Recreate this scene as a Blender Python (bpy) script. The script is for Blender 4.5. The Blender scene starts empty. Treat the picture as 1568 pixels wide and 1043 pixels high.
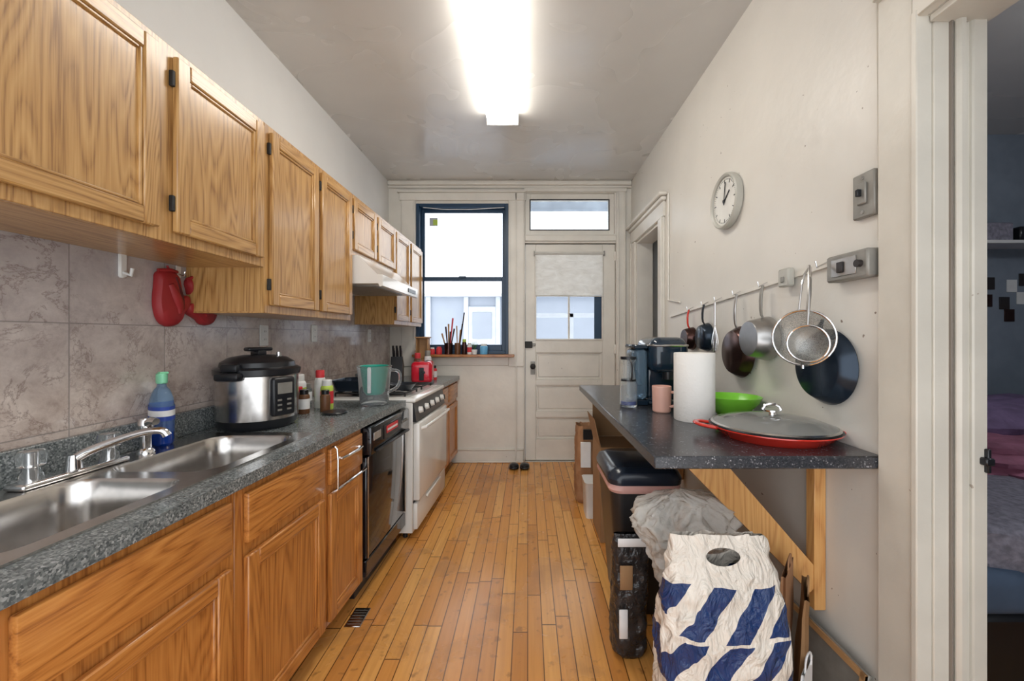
import bpy, bmesh, math, random
from mathutils import Vector, Matrix, noise
from mathutils.geometry import tessellate_polygon
random.seed(7)
scene = bpy.context.scene
try:
    scene.view_settings.view_transform = 'Standard'
except Exception:
    pass

# ------------------------------------------------------------------ materials
def nt(name):
    m = bpy.data.materials.new(name); m.use_nodes = True
    t = m.node_tree; b = t.nodes['Principled BSDF']
    return m, t, b
def N(t, typ, **kw):
    n = t.nodes.new(typ)
    for k, v in kw.items():
        setattr(n, k, v)
    return n
def pos(t, scale=(1,1,1), loc=(0,0,0)):
    g = N(t, 'ShaderNodeNewGeometry'); m = N(t, 'ShaderNodeMapping')
    m.inputs['Scale'].default_value = scale; m.inputs['Location'].default_value = loc
    t.links.new(g.outputs['Position'], m.inputs['Vector'])
    return m.outputs['Vector']
def nz(t, vec, scale, detail=3, dist=0, rough=.5):
    n = N(t, 'ShaderNodeTexNoise')
    n.inputs['Scale'].default_value = scale; n.inputs['Detail'].default_value = detail
    n.inputs['Distortion'].default_value = dist; n.inputs['Roughness'].default_value = rough
    t.links.new(vec, n.inputs['Vector'])
    return n.outputs['Fac']
def ramp(t, fac, stops):
    r = N(t, 'ShaderNodeValToRGB')
    e = r.color_ramp.elements
    while len(e) < len(stops): e.new(.5)
    for i, (p, c) in enumerate(stops):
        e[i].position = p; e[i].color = (*c, 1) if len(c) == 3 else c
    t.links.new(fac, r.inputs['Fac'])
    return r.outputs['Color']
def mix(t, a, b, fac, mode='MIX'):
    m = N(t, 'ShaderNodeMix', data_type='RGBA', blend_type=mode)
    for s, v in (('Factor', fac), ('A', a), ('B', b)):
        idx = {'Factor': 0, 'A': 6, 'B': 7}[s]
        if hasattr(v, 'links'): t.links.new(v, m.inputs[idx])
        elif isinstance(v, (int, float)): m.inputs[idx].default_value = v
        else: m.inputs[idx].default_value = (*v, 1)
    return m.outputs[2]
def math_(t, op, a, b=None, c=None):
    m = N(t, 'ShaderNodeMath', operation=op)
    for i, v in enumerate((a, b, c)):
        if v is None: continue
        if hasattr(v, 'links'): t.links.new(v, m.inputs[i])
        else: m.inputs[i].default_value = v
    return m.outputs[0]
def bump(t, b, h, strength=.3, dist=.01):
    n = N(t, 'ShaderNodeBump'); n.inputs['Strength'].default_value = strength
    n.inputs['Distance'].default_value = dist
    t.links.new(h, n.inputs['Height']); t.links.new(n.outputs['Normal'], b.inputs['Normal'])
def mat(name, col, rough=.5, metal=0, trans=0, es=0, bmp=None, var=(8, .08), coat=0, alpha=1, ior=1.45, chips=None):
    m, t, b = nt(name)
    b.inputs['Roughness'].default_value = rough; b.inputs['Metallic'].default_value = metal
    b.inputs['Transmission Weight'].default_value = trans; b.inputs['IOR'].default_value = ior
    b.inputs['Coat Weight'].default_value = coat; b.inputs['Alpha'].default_value = alpha
    f = nz(t, pos(t), var[0], 4)
    a = var[1]
    c = ramp(t, f, [(.3, tuple(x*(1-a) for x in col)), (.7, tuple(min(1, x*(1+a)) for x in col))])
    if chips:
        cn = nz(t, pos(t), chips[0], 2); cf = ramp(t, cn, [(chips[1], (0, 0, 0)), (chips[1]+.015, (1, 1, 1))])
        c = mix(t, c, chips[2], cf)
    t.links.new(c, b.inputs['Base Color'])
    if es:
        b.inputs['Emission Color'].default_value = (*col, 1); b.inputs['Emission Strength'].default_value = es
    if bmp: bump(t, b, nz(t, pos(t), bmp[0], 4), bmp[1], bmp[2] if len(bmp) > 2 else .01)
    return m
def oak(name, axis, c1, c2, c3, rough=.34):
    m, t, b = nt(name)
    s = [1, 1, 1]; s[axis] = .10
    v = pos(t, tuple(s))
    n1 = nz(t, v, 6.5, 2, .25)
    rings = math_(t, 'PINGPONG', math_(t, 'MULTIPLY', n1, 44), 1)
    s2 = [210, 210, 210]; s2[axis] = 6
    fib = nz(t, pos(t, tuple(s2)), 1, 3)
    big = nz(t, pos(t), 2.2, 2)
    f = math_(t, 'ADD', math_(t, 'MULTIPLY', rings, .30), math_(t, 'MULTIPLY', fib, .70))
    c = ramp(t, f, [(.27, c3), (.46, c2), (.72, c1)])
    c = mix(t, c, (c2[0]*.8, c2[1]*.72, c2[2]*.65), math_(t, 'MULTIPLY', big, .35))
    t.links.new(c, b.inputs['Base Color']); b.inputs['Roughness'].default_value = rough
    b.inputs['Coat Weight'].default_value = .4; b.inputs['Coat Roughness'].default_value = .15
    bump(t, b, fib, .12, .002)
    return m
U1, U2, U3 = (.60, .36, .14), (.48, .265, .088), (.25, .115, .034)
oak_v = oak('oak_vertical', 2, U1, U2, U3)
oak_h = oak('oak_horizontal', 1, U1, U2, U3)
Lo1, Lo2, Lo3 = (.62, .27, .068), (.49, .19, .042), (.26, .085, .018)
oakb_v = oak('oak_base_vertical', 2, Lo1, Lo2, Lo3)
oakb_h = oak('oak_base_horizontal', 1, Lo1, Lo2, Lo3)
pine = oak('pine', 2, (.74, .42, .15), (.66, .34, .11), (.48, .21, .06), .5)
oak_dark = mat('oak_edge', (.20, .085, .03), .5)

def make_floor():
    m, t, b = nt('strip_wood_floor')
    g = N(t, 'ShaderNodeNewGeometry'); sp = N(t, 'ShaderNodeSeparateXYZ'); t.links.new(g.outputs['Position'], sp.inputs[0])
    w = .066
    row = math_(t, 'FLOOR', math_(t, 'DIVIDE', sp.outputs[0], w))
    wn = N(t, 'ShaderNodeTexWhiteNoise', noise_dimensions='1D'); t.links.new(row, wn.inputs['W'])
    yy = math_(t, 'ADD', sp.outputs[1], math_(t, 'MULTIPLY', wn.outputs['Value'], 3.1))
    cell = math_(t, 'FLOOR', math_(t, 'DIVIDE', yy, .78))
    cid = math_(t, 'ADD', math_(t, 'MULTIPLY', row, 17.3), math_(t, 'MULTIPLY', cell, 5.77))
    wn2 = N(t, 'ShaderNodeTexWhiteNoise', noise_dimensions='1D'); t.links.new(cid, wn2.inputs['W'])
    base = ramp(t, wn2.outputs['Value'], [(0, (.56, .23, .05)), (.35, (.72, .33, .08)), (.7, (.80, .41, .115)), (1, (.66, .27, .06))])
    grain = nz(t, pos(t, (60, 2.5, 1)), 1, 4, .5)
    base = mix(t, base, (.38, .14, .03), math_(t, 'MULTIPLY', math_(t, 'SUBTRACT', grain, .35), .9))
    stain = nz(t, pos(t), 3.5, 5, .5)
    st = ramp(t, stain, [(.54, (0, 0, 0)), (.72, (1, 1, 1))])
    base = mix(t, base, (.33, .16, .06), math_(t, 'MULTIPLY', st, .5))
    spots = ramp(t, nz(t, pos(t), 17, 3), [(.62, (0, 0, 0)), (.70, (1, 1, 1))])
    base = mix(t, base, (.26, .11, .035), math_(t, 'MULTIPLY', spots, .6))
    fx = math_(t, 'FRACT', math_(t, 'DIVIDE', sp.outputs[0], w))
    ex = math_(t, 'MULTIPLY', math_(t, 'ABSOLUTE', math_(t, 'SUBTRACT', fx, .5)), 2)
    fy = math_(t, 'FRACT', math_(t, 'DIVIDE', yy, .78))
    ey = math_(t, 'MULTIPLY', math_(t, 'ABSOLUTE', math_(t, 'SUBTRACT', fy, .5)), 2)
    gap = math_(t, 'MAXIMUM', math_(t, 'GREATER_THAN', ex, .935), math_(t, 'GREATER_THAN', ey, .993))
    col = mix(t, base, (.08, .028, .008), math_(t, 'MULTIPLY', gap, .9))
    t.links.new(col, b.inputs['Base Color'])
    r = math_(t, 'ADD', math_(t, 'MULTIPLY', stain, .3), .10); t.links.new(r, b.inputs['Roughness'])
    h = math_(t, 'SUBTRACT', math_(t, 'MULTIPLY', stain, .3), gap)
    bump(t, b, h, .4, .003)
    return m
floor_m = make_floor()

def make_tile():
    m, t, b = nt('marble_tile')
    g = N(t, 'ShaderNodeNewGeometry'); sp = N(t, 'ShaderNodeSeparateXYZ'); t.links.new(g.outputs['Position'], sp.inputs[0])
    S = .34
    a = math_(t, 'DIVIDE', math_(t, 'SUBTRACT', sp.outputs[1], 1.296-3.4), S)
    c = math_(t, 'DIVIDE', math_(t, 'SUBTRACT', sp.outputs[2], 1.382-3.4), S)
    def edge(v):
        f = math_(t, 'FRACT', v)
        return math_(t, 'MULTIPLY', math_(t, 'ABSOLUTE', math_(t, 'SUBTRACT', f, .5)), 2)
    gap = math_(t, 'MAXIMUM', math_(t, 'GREATER_THAN', edge(a), .988), math_(t, 'GREATER_THAN', edge(c), .988))
    cid = math_(t, 'ADD', math_(t, 'MULTIPLY', math_(t, 'FLOOR', a), 3.7), math_(t, 'MULTIPLY', math_(t, 'FLOOR', c), 9.1))
    cv = N(t, 'ShaderNodeCombineXYZ'); t.links.new(cid, cv.inputs[0])
    va = N(t, 'ShaderNodeVectorMath', operation='ADD'); t.links.new(g.outputs['Position'], va.inputs[0]); t.links.new(cv.outputs[0], va.inputs[1])
    n = nz(t, va.outputs[0], 5, 8, .5, .7)
    ridge = math_(t, 'ABSOLUTE', math_(t, 'SUBTRACT', n, .5))
    vein = ramp(t, ridge, [(0, (1, 1, 1)), (.005, (.5, .5, .5)), (.022, (0, 0, 0))])
    msk = nz(t, va.outputs[0], 4, 2)
    vein = math_(t, 'MULTIPLY', vein, ramp(t, msk, [(.38, (0, 0, 0)), (.58, (1, 1, 1))]))
    cl = nz(t, va.outputs[0], 11, 8, .3, .7)
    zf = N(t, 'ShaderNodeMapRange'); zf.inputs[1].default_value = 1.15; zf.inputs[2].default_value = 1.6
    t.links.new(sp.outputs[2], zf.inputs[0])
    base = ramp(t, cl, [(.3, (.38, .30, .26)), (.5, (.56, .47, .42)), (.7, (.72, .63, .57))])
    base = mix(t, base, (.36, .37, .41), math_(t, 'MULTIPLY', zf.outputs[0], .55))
    col = mix(t, base, (.14, .08, .065), math_(t, 'MULTIPLY', vein, .65))
    col = mix(t, col, (.22, .20, .19), math_(t, 'MULTIPLY', gap, .65))
    t.links.new(col, b.inputs['Base Color']); b.inputs['Roughness'].default_value = .12
    bump(t, b, math_(t, 'SUBTRACT', math_(t, 'MULTIPLY', cl, .3), gap), .15, .002)
    return m
tile_m = make_tile()

def speckle(name, cols, scale=230, rough=.3):
    m, t, b = nt(name)
    v = N(t, 'ShaderNodeTexVoronoi'); v.inputs['Scale'].default_value = scale
    t.links.new(pos(t), v.inputs['Vector'])
    s = N(t, 'ShaderNodeSeparateColor'); t.links.new(v.outputs['Color'], s.inputs[0])
    n = nz(t, pos(t), 30, 4)
    f = math_(t, 'ADD', math_(t, 'MULTIPLY', s.outputs[0], .75), math_(t, 'MULTIPLY', n, .3))
    c = ramp(t, f, cols); t.links.new(c, b.inputs['Base Color'])
    b.inputs['Roughness'].default_value = rough
    return m
counter_m = speckle('granite_laminate', [(.1, (.06, .07, .073)), (.45, (.14, .157, .16)), (.75, (.22, .24, .24)), (.95, (.40, .42, .42))], 230, .2)
shelf_m = speckle('black_speckled_laminate', [(.1, (.024, .026, .03)), (.8, (.045, .047, .055)), (.88, (.09, .09, .1)), (.97, (.4, .4, .42))], 260, .25)

def make_ceiling():
    m, t, b = nt('ceiling_paint')
    f = nz(t, pos(t), 1.2, 3, .5)
    c = ramp(t, f, [(.3, (.57, .555, .525)), (.7, (.63, .615, .585))]); t.links.new(c, b.inputs['Base Color'])
    rn = nz(t, pos(t), 1.6, 2, .8)
    r = ramp(t, rn, [(.38, (.16, .16, .16)), (.58, (.3, .3, .3))]); t.links.new(r, b.inputs['Roughness'])
    b.inputs['Specular IOR Level'].default_value = .7
    bump(t, b, nz(t, pos(t), 1.9, 3, .8), .25, .022)
    return m
ceil_m = make_ceiling()
CH = (.25, .2, .16)
wall_m = mat('wall_paint', (.72, .69, .63), .38, bmp=(11, .25, .012), var=(2.2, .05), chips=(34, .76, CH))
wallL_m = mat('wall_paint_white', (.73, .72, .70), .5, bmp=(16, .15, .01), var=(2, .04))
trim_m = mat('trim_paint', (.74, .71, .645), .33, bmp=(22, .25, .006), var=(5, .06), chips=(26, .775, (.36, .31, .26)))
post_m = mat('post_paint', (.64, .605, .53), .38, bmp=(22, .25, .006), var=(5, .07), chips=(26, .76, (.38, .32, .26)))
white = mat('white_plastic', (.75, .75, .73), .35)
enamel = mat('white_enamel', (.78, .76, .72), .16, coat=.4, var=(3, .04))
black = mat('black_plastic', (.012, .013, .016), .28)
blackg = mat('black_gloss', (.008, .009, .012), .1, coat=.5)
blacki = mat('cast_iron', (.02, .02, .02), .6)
steel = mat('brushed_steel', (.57, .55, .53), .22, 1, var=(30, .08))
chrome = mat('chrome', (.75, .75, .76), .1, 1)
alu = mat('aluminium', (.42, .41, .40), .33, 1, var=(12, .15))
greym = mat('grey_metal_paint', (.27, .26, .235), .45, .3, var=(20, .12))
navy = mat('navy_window_paint', (.014, .045, .095), .35)
glass = mat('glass', (1, 1, 1), .0, 0, 1, var=(1, 0), ior=1.02)
clear = mat('clear_plastic', (.92, .95, .96), .08, 0, .92, var=(1, 0), ior=1.15)
blueclear = mat('blue_clear_plastic', (.45, .68, .95), .06, 0, .85, var=(1, 0), ior=1.2)
red = mat('red_silicone', (.34, .022, .026), .5, bmp=(60, .3, .003))
redp = mat('red_enamel', (.62, .035, .02), .2, coat=.5)
redt = mat('red_toaster', (.6, .01, .03), .2, coat=.5)
bluel = mat('blue_soap', (.005, .05, .36), .08, 0, .3)
greenc = mat('mint_cap', (.25, .68, .42), .3)
teal = mat('teal_plastic', (.01, .34, .26), .3)
greenb = mat('green_bowl', (.22, .62, .05), .25)
pink = mat('pink_ceramic', (.72, .42, .34), .3)
paper = mat('paper_towel', (.82, .80, .76), .9, bmp=(90, .6, .004), var=(5, .03))
cardb = mat('cardboard', (.33, .19, .09), .8)
kraft = mat('kraft_paper', (.38, .20, .10), .8, bmp=(20, .4, .01))
label_w = mat('label_white', (.8, .8, .8), .5)
label_r = mat('label_red', (.65, .04, .05), .5)
label_b = mat('label_blue', (.03, .07, .35), .5)
label_y = mat('label_yellowgreen', (.5, .65, .1), .5)
brownj = mat('brown_contents', (.14, .06, .025), .4)
leafm = mat('leaf_green', (.08, .22, .05), .5)
copper = mat('copper_dark', (.07, .035, .03), .22, .8, var=(15, .4))
panblk = mat('nonstick', (.03, .035, .045), .3, .4, var=(10, .3))
panblue = mat('pan_blue_black', (.02, .032, .05), .2, .5)
woodsp = mat('wooden_utensil', (.45, .25, .11), .5)
bin_m = mat('bin_plastic', (.022, .022, .024), .35)
lid_m = mat('bin_lid', (.015, .022, .036), .2)
pinkbag = mat('pink_liner', (.68, .40, .36), .45)
dframe = mat('dark_frame', (.025, .02, .02), .4)
groovem = mat('jamb_groove_strip', (.22, .19, .16), .5)
outm = mat('outside_siding', (.34, .38, .45), .7, var=(3, .04))
outw = mat('outside_white', (.50, .54, .60), .6)
frost = mat('transom_glass', (.8, .84, .86), .22, 0, .95, var=(6, .15), ior=1.05)
bedwall = mat('bedroom_wall_paint', (.22, .26, .31), .6)
blanket = mat('purple_blanket', (.20, .14, .26), .9, bmp=(18, .6, .02), var=(7, .3))
bl2 = mat('maroon_blanket', (.34, .13, .20), .9, bmp=(18, .6, .02), var=(7, .3))
bl3 = mat('grey_knit', (.24, .23, .28), .9, bmp=(60, .7, .01), var=(40, .3))
matt_m = mat('mattress_cover', (.08, .12, .19), .8)
light_m = mat('light_diffuser', (1, .955, .88), .4, es=19, var=(1, 0))

def make_shade():
    m, t, b = nt('shade_fabric')
    v = pos(t, (3, 3, 7)); f = nz(t, v, 3, 4, .6)
    c = ramp(t, f, [(.3, (.66, .64, .59)), (.7, (.80, .79, .75))]); t.links.new(c, b.inputs['Base Color'])
    b.inputs['Roughness'].default_value = .8; bump(t, b, f, .6, .03)
    tr = N(t, 'ShaderNodeBsdfTranslucent'); t.links.new(c, tr.inputs['Color'])
    ms = N(t, 'ShaderNodeMixShader'); ms.inputs[0].default_value = .2
    t.links.new(b.outputs[0], ms.inputs[1]); t.links.new(tr.outputs[0], ms.inputs[2])
    t.links.new(ms.outputs[0], t.nodes['Material Output'].inputs['Surface'])
    return m
shade_m = make_shade()

def baggy():
    m, t, b = nt('striped_plastic_bag')
    g = N(t, 'ShaderNodeNewGeometry'); sp = N(t, 'ShaderNodeSeparateXYZ'); t.links.new(g.outputs['Position'], sp.inputs[0])
    x, y, z = sp.outputs
    wob = math_(t, 'MULTIPLY', math_(t, 'SUBTRACT', nz(t, pos(t), 6, 2), .5), .06)
    zz = math_(t, 'ADD', z, wob)
    rowv = math_(t, 'DIVIDE', math_(t, 'SUBTRACT', zz, .01), .155)
    off = math_(t, 'MULTIPLY', math_(t, 'FLOOR', rowv), .02)
    u = math_(t, 'ADD', math_(t, 'ADD', math_(t, 'ADD', x, off), math_(t, 'MULTIPLY', y, .3)), math_(t, 'MULTIPLY', zz, -.72))
    f = math_(t, 'FRACT', math_(t, 'DIVIDE', u, .125))
    st = math_(t, 'LESS_THAN', f, .52)
    rg = math_(t, 'LESS_THAN', math_(t, 'FRACT', rowv), .93)
    lim = math_(t, 'MULTIPLY', math_(t, 'LESS_THAN', zz, .625), math_(t, 'GREATER_THAN', zz, .02))
    fac = math_(t, 'MULTIPLY', math_(t, 'MULTIPLY', st, rg), lim)
    c = mix(t, (.72, .66, .58), (.010, .035, .13), fac); t.links.new(c, b.inputs['Base Color'])
    b.inputs['Roughness'].default_value = .22
    bump(t, b, nz(t, pos(t, (1.6, 1.6, .8)), 10, 6, 2.8), .8, .03)
    hx = math_(t, 'DIVIDE', math_(t, 'SUBTRACT', x, .575), .050); hz = math_(t, 'DIVIDE', math_(t, 'SUBTRACT', z, .690), .024)
    e = math_(t, 'ADD', math_(t, 'MULTIPLY', hx, hx), math_(t, 'MULTIPLY', hz, hz))
    t.links.new(math_(t, 'GREATER_THAN', e, 1), b.inputs['Alpha'])
    return m
bag_m = baggy()
bagclear = mat('translucent_bag', (.80, .77, .71), .13, 0, .0, bmp=(15, 1, .04), var=(14, .15), alpha=.5)
bagblack = mat('black_label_bag', (.028, .025, .025), .2, bmp=(16, 1, .03), var=(12, .5))

# ------------------------------------------------------------------ mesh builder
class B:
    def __init__(s, name):
        s.name = name; s.v = []; s.f = []; s.m = []; s.mats = []
    def add(s, vs, fs, m, M=None):
        if m not in s.mats: s.mats.append(m)
        k = s.mats.index(m); o = len(s.v)
        for p in vs:
            p = Vector(p)
            s.v.append(M @ p if M else p)
        for f in fs: s.f.append([i+o for i in f]); s.m.append(k)
        return s
    def box(s, x0, x1, y0, y1, z0, z1, m, bev=.002, M=None, seg=1):
        x0, x1 = min(x0, x1), max(x0, x1); y0, y1 = min(y0, y1), max(y0, y1); z0, z1 = min(z0, z1), max(z0, z1)
        bm = bmesh.new(); bmesh.ops.create_cube(bm, size=1)
        for v in bm.verts:
            v.co = Vector(((x0+x1)/2+v.co.x*(x1-x0), (y0+y1)/2+v.co.y*(y1-y0), (z0+z1)/2+v.co.z*(z1-z0)))
        bv = min(bev, .45*min(x1-x0, y1-y0, z1-z0))
        if bv > 1e-5: bmesh.ops.bevel(bm, geom=bm.edges[:], offset=bv, segments=seg, profile=.5, affect='EDGES')
        bm.verts.index_update()
        s.add([v.co.copy() for v in bm.verts], [[v.index for v in f.verts] for f in bm.faces], m, M)
        bm.free(); return s
    def extr(s, pts, off, m, M=None):
        n = len(pts); off = Vector(off)
        vs = [Vector(p) for p in pts]+[Vector(p)+off for p in pts]
        fs = [list(range(n))[::-1], list(range(n, 2*n))]+[[i, (i+1) % n, n+(i+1) % n, n+i] for i in range(n)]
        return s.add(vs, fs, m, M)
    def plate(s, outer, holes, fn, t0, t1, m, M=None):
        loops = [outer]+holes
        tri = tessellate_polygon([[Vector((p[0], p[1], 0)) for p in l] for l in loops])
        flat = [p for l in loops for p in l]; n = len(flat)
        vs = [fn(p[0], p[1], t0) for p in flat]+[fn(p[0], p[1], t1) for p in flat]
        fs = [list(t) for t in tri]+[[i+n for i in t][::-1] for t in tri]
        o = 0
        for l in loops:
            k = len(l)
            for i in range(k): fs.append([o+i, o+(i+1) % k, o+(i+1) % k+n, o+i+n])
            o += k
        return s.add(vs, fs, m, M)
    def lathe(s, prof, m, M=None, c=(0, 0, 0), seg=40):
        vs = []; fs = []; rings = []
        for r, z in prof:
            if r < 1e-6:
                rings.append([len(vs)]); vs.append((c[0], c[1], c[2]+z))
            else:
                rings.append(list(range(len(vs), len(vs)+seg)))
                for i in range(seg):
                    a = 2*math.pi*i/seg; vs.append((c[0]+r*math.cos(a), c[1]+r*math.sin(a), c[2]+z))
        for a, b in zip(rings, rings[1:]):
            if len(a) == 1 and len(b) == 1: continue
            for i in range(seg):
                j = (i+1) % seg
                if len(a) == 1: fs.append([a[0], b[j], b[i]][::-1])
                elif len(b) == 1: fs.append([a[i], a[j], b[0]])
                else: fs.append([a[i], a[j], b[j], b[i]])
        return s.add(vs, fs, m, M)
    def cyl(s, p0, p1, r, m, r1=None, seg=20, M=None):
        return s.tube([p0, p1], [r, r if r1 is None else r1], m, seg, M)
    def tube(s, pts, r, m, seg=10, M=None, smooth=0, flat=1):
        pts = [Vector(p) for p in pts]
        if not isinstance(r, (list, tuple)): r = [r]*len(pts)
        for _ in range(smooth):
            np_, nr = [pts[0]], [r[0]]
            for i in range(len(pts)-1):
                np_ += [pts[i].lerp(pts[i+1], .25), pts[i].lerp(pts[i+1], .75)]
                nr += [r[i]*.75+r[i+1]*.25, r[i]*.25+r[i+1]*.75]
            np_.append(pts[-1]); nr.append(r[-1]); pts, r = np_, nr
        d = (pts[1]-pts[0]).normalized()
        up = Vector((0, 0, 1)) if abs(d.z) < .9 else Vector((1, 0, 0))
        nrm = d.cross(up).normalized(); vs = []; fs = []
        for i, p in enumerate(pts):
            dd = (pts[min(i+1, len(pts)-1)]-pts[max(i-1, 0)]).normalized()
            nrm = (nrm-dd*nrm.dot(dd)).normalized(); bn = dd.cross(nrm)
            for k in range(seg):
                a = 2*math.pi*k/seg; vs.append(p+nrm*math.cos(a)*r[i]+bn*math.sin(a)*r[i]*flat)
        for i in range(len(pts)-1):
            for k in range(seg):
                j = (k+1) % seg
                fs.append([i*seg+k, i*seg+j, (i+1)*seg+j, (i+1)*seg+k])
        fs.append(list(range(seg))[::-1]); o = (len(pts)-1)*seg; fs.append([o+k for k in range(seg)])
        return s.add(vs, fs, m, M)
    def ell(s, c, r, m, e=1.0, amp=0, fr=6, seed=0, M=None, nu=32, nv=20):
        vs = []; fs = []
        def sp(v, e): return math.copysign(abs(v)**e, v)
        for j in range(nv+1):
            ph = -math.pi/2+math.pi*j/nv
            for i in range(nu):
                th = 2*math.pi*i/nu
                d = Vector((sp(math.cos(ph), e)*sp(math.cos(th), e), sp(math.cos(ph), e)*sp(math.sin(th), e), sp(math.sin(ph), e)))
                k = 1
                if amp: k += amp*noise.noise(d*fr*.5+Vector((seed, seed*2, 0)))+amp*.5*abs(noise.noise(d*fr*1.3+Vector((0, seed, 7))))
                vs.append((c[0]+d.x*r[0]*k, c[1]+d.y*r[1]*k, c[2]+d.z*r[2]*k))
        for j in range(nv):
            for i in range(nu):
                k = (i+1) % nu
                fs.append([j*nu+i, j*nu+k, (j+1)*nu+k, (j+1)*nu+i])
        return s.add(vs, fs, m, M)
    def done(s, ang=38):
        me = bpy.data.meshes.new(s.name)
        xs = [min(v[i] for v in s.v) for i in range(3)]; xe = [max(v[i] for v in s.v) for i in range(3)]
        c = Vector([(a+b)/2 for a, b in zip(xs, xe)])
        me.from_pydata([v-c for v in s.v], [], s.f)
        for m in s.mats: me.materials.append(m)
        me.polygons.foreach_set('material_index', s.m)
        bm = bmesh.new(); bm.from_mesh(me)
        bmesh.ops.remove_doubles(bm, verts=bm.verts, dist=1e-6)
        bmesh.ops.recalc_face_normals(bm, faces=bm.faces); bm.to_mesh(me); bm.free()
        me.polygons.foreach_set('use_smooth', [True]*len(me.polygons))
        me.set_sharp_from_angle(angle=math.radians(ang))
        o = bpy.data.objects.new(s.name, me); o.location = c
        scene.collection.objects.link(o); return o
def rect(a0, a1, b0, b1): return [(a0, b0), (a1, b0), (a1, b1), (a0, b1)]
def rrect(x0, x1, y0, y1, r, n=6):
    out = []
    for cx, cy, a0 in ((x1-r, y1-r, 0), (x0+r, y1-r, 90), (x0+r, y0+r, 180), (x1-r, y0+r, 270)):
        for i in range(n+1):
            a = math.radians(a0+90*i/n); out.append((cx+r*math.cos(a), cy+r*math.sin(a)))
    return out
XZ = lambda a, b, t: (a, t, b)
YZ = lambda a, b, t: (t, a, b)
XY = lambda a, b, t: (a, b, t)
def wallR(y, z, x=1.1):   # frame on the right wall, local z points into room
    return Matrix(((0, 0, -1, x), (-1, 0, 0, y), (0, 1, 0, z), (0, 0, 0, 1)))
def wallL(y, z, x=-1.468):
    return Matrix(((0, 0, 1, x), (1, 0, 0, y), (0, 1, 0, z), (0, 0, 0, 1)))
def T(x, y, z, rz=0): return Matrix.Translation((x, y, z)) @ Matrix.Rotation(rz, 4, 'Z')

# ------------------------------------------------------------------ room shell
LX, RX, BY, CZ = -1.48, 1.10, 4.31, 2.986
B('floor').box(LX-.1, 1.26, -.6, BY+.1, -.1, 0, floor_m, 0).done()
B('ceiling').box(LX-.1, 4.2, -.7, BY+.1, CZ, CZ+.1, ceil_m, 0).done()
B('wall_left').box(LX-.1, LX, -.6, BY+.1, 0, CZ, wallL_m, 0).box(LX, -1.468, -.3, BY, .93, 1.9, tile_m, 0).done()
WX0, WX1, WZ0, WZ1 = -1.19, -.205, 1.15, 2.755
B('wall_back').plate(rect(LX, RX+.16, 0, CZ), [rect(WX0, WX1, WZ0, WZ1), rect(-.03, .94, 0.0005, 2.335), rect(-.03, .925, 2.43, 2.865)], XZ, BY, BY+.16, trim_m).done()
B('wall_right').plate(rect(-.6, BY, 0, CZ), [rect(.15, 1.13, .0005, 2.22), rect(3.36, 4.10, .0005, 2.3)], YZ, RX, RX+.16, wall_m).done()

tb = B('trim_window')
tb.box(-1.34, WX0, BY-.02, BY, 1.02, 2.86, trim_m, .004)
tb.box(WX1, -.04, BY-.02, BY, 1.02, 2.86, trim_m, .004)
tb.box(-1.36, -.02, BY-.03, BY, 2.78, 2.86, trim_m, .004)
tb.box(-1.38, -.02, BY-.045, BY, 2.86, 2.885, trim_m, .004)
tb.box(-.04, -.03, BY-.03, BY, 0, 2.86, trim_m, .003)
tb.box(-.13, -.115, BY-.03, BY-.02, 0, 2.86, trim_m, .003)
tb.box(-.20, -.185, BY-.03, BY-.02, 1.1, 2.78, trim_m, .003).box(-1.21, -1.195, BY-.03, BY-.02, 1.1, 2.78, trim_m, .003)
tb.box(WX0, WX1, BY-.012, BY, 1.03, 1.12, trim_m, .004)
tb.done()
td = B('trim_back_door')
td.box(.94, 1.04, BY-.025, BY, 0, 2.9, trim_m, .004)
td.box(-.03, .94, BY-.02, BY, 2.35, 2.415, trim_m, .006)
td.box(-.04, 1.05, BY-.035, BY, 2.87, 2.91, trim_m, .006)
td.box(.955, .97, BY-.038, BY-.025, 0, 2.87, trim_m, .003)
td.box(1.02, 1.035, BY-.038, BY-.025, 0, 2.87, trim_m, .003)
td.box(-.06, -.029, BY+.075, BY+.17, 0, 2.36, trim_m, .001).box(.939, .97, BY+.075, BY+.17, 0, 2.36, trim_m, .001)
td.box(-.028, -.012, BY+.072, BY+.1, 0, 2.335, trim_m, .001).box(.922, .938, BY+.072, BY+.1, 0, 2.335, trim_m, .001)
td.box(-.028, .938, BY+.072, BY+.1, 2.315, 2.334, trim_m, .001).box(-.028, .938, BY+.072, BY+.16, 0.0, .03, trim_m, .001)
td.done()
B('trim_crown').box(LX, RX, BY-.05, BY, CZ-.05, CZ, trim_m, .015, seg=3).box(LX, RX, BY-.03, BY, CZ-.075, CZ-.05, trim_m, .005).done()
B('baseboard_back').box(-.80, -.045, BY-.02, BY, 0, .13, trim_m, .004).box(-.80, -.045, BY-.028, BY, .13, .145, trim_m, .004).box(-.80, -.045, BY-.035, BY-.02, 0, .02, trim_m, .008).done()
B('baseboard_right').box(RX-.02, RX, 1.25, 3.22, 0, .16, trim_m, .004).done()

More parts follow.
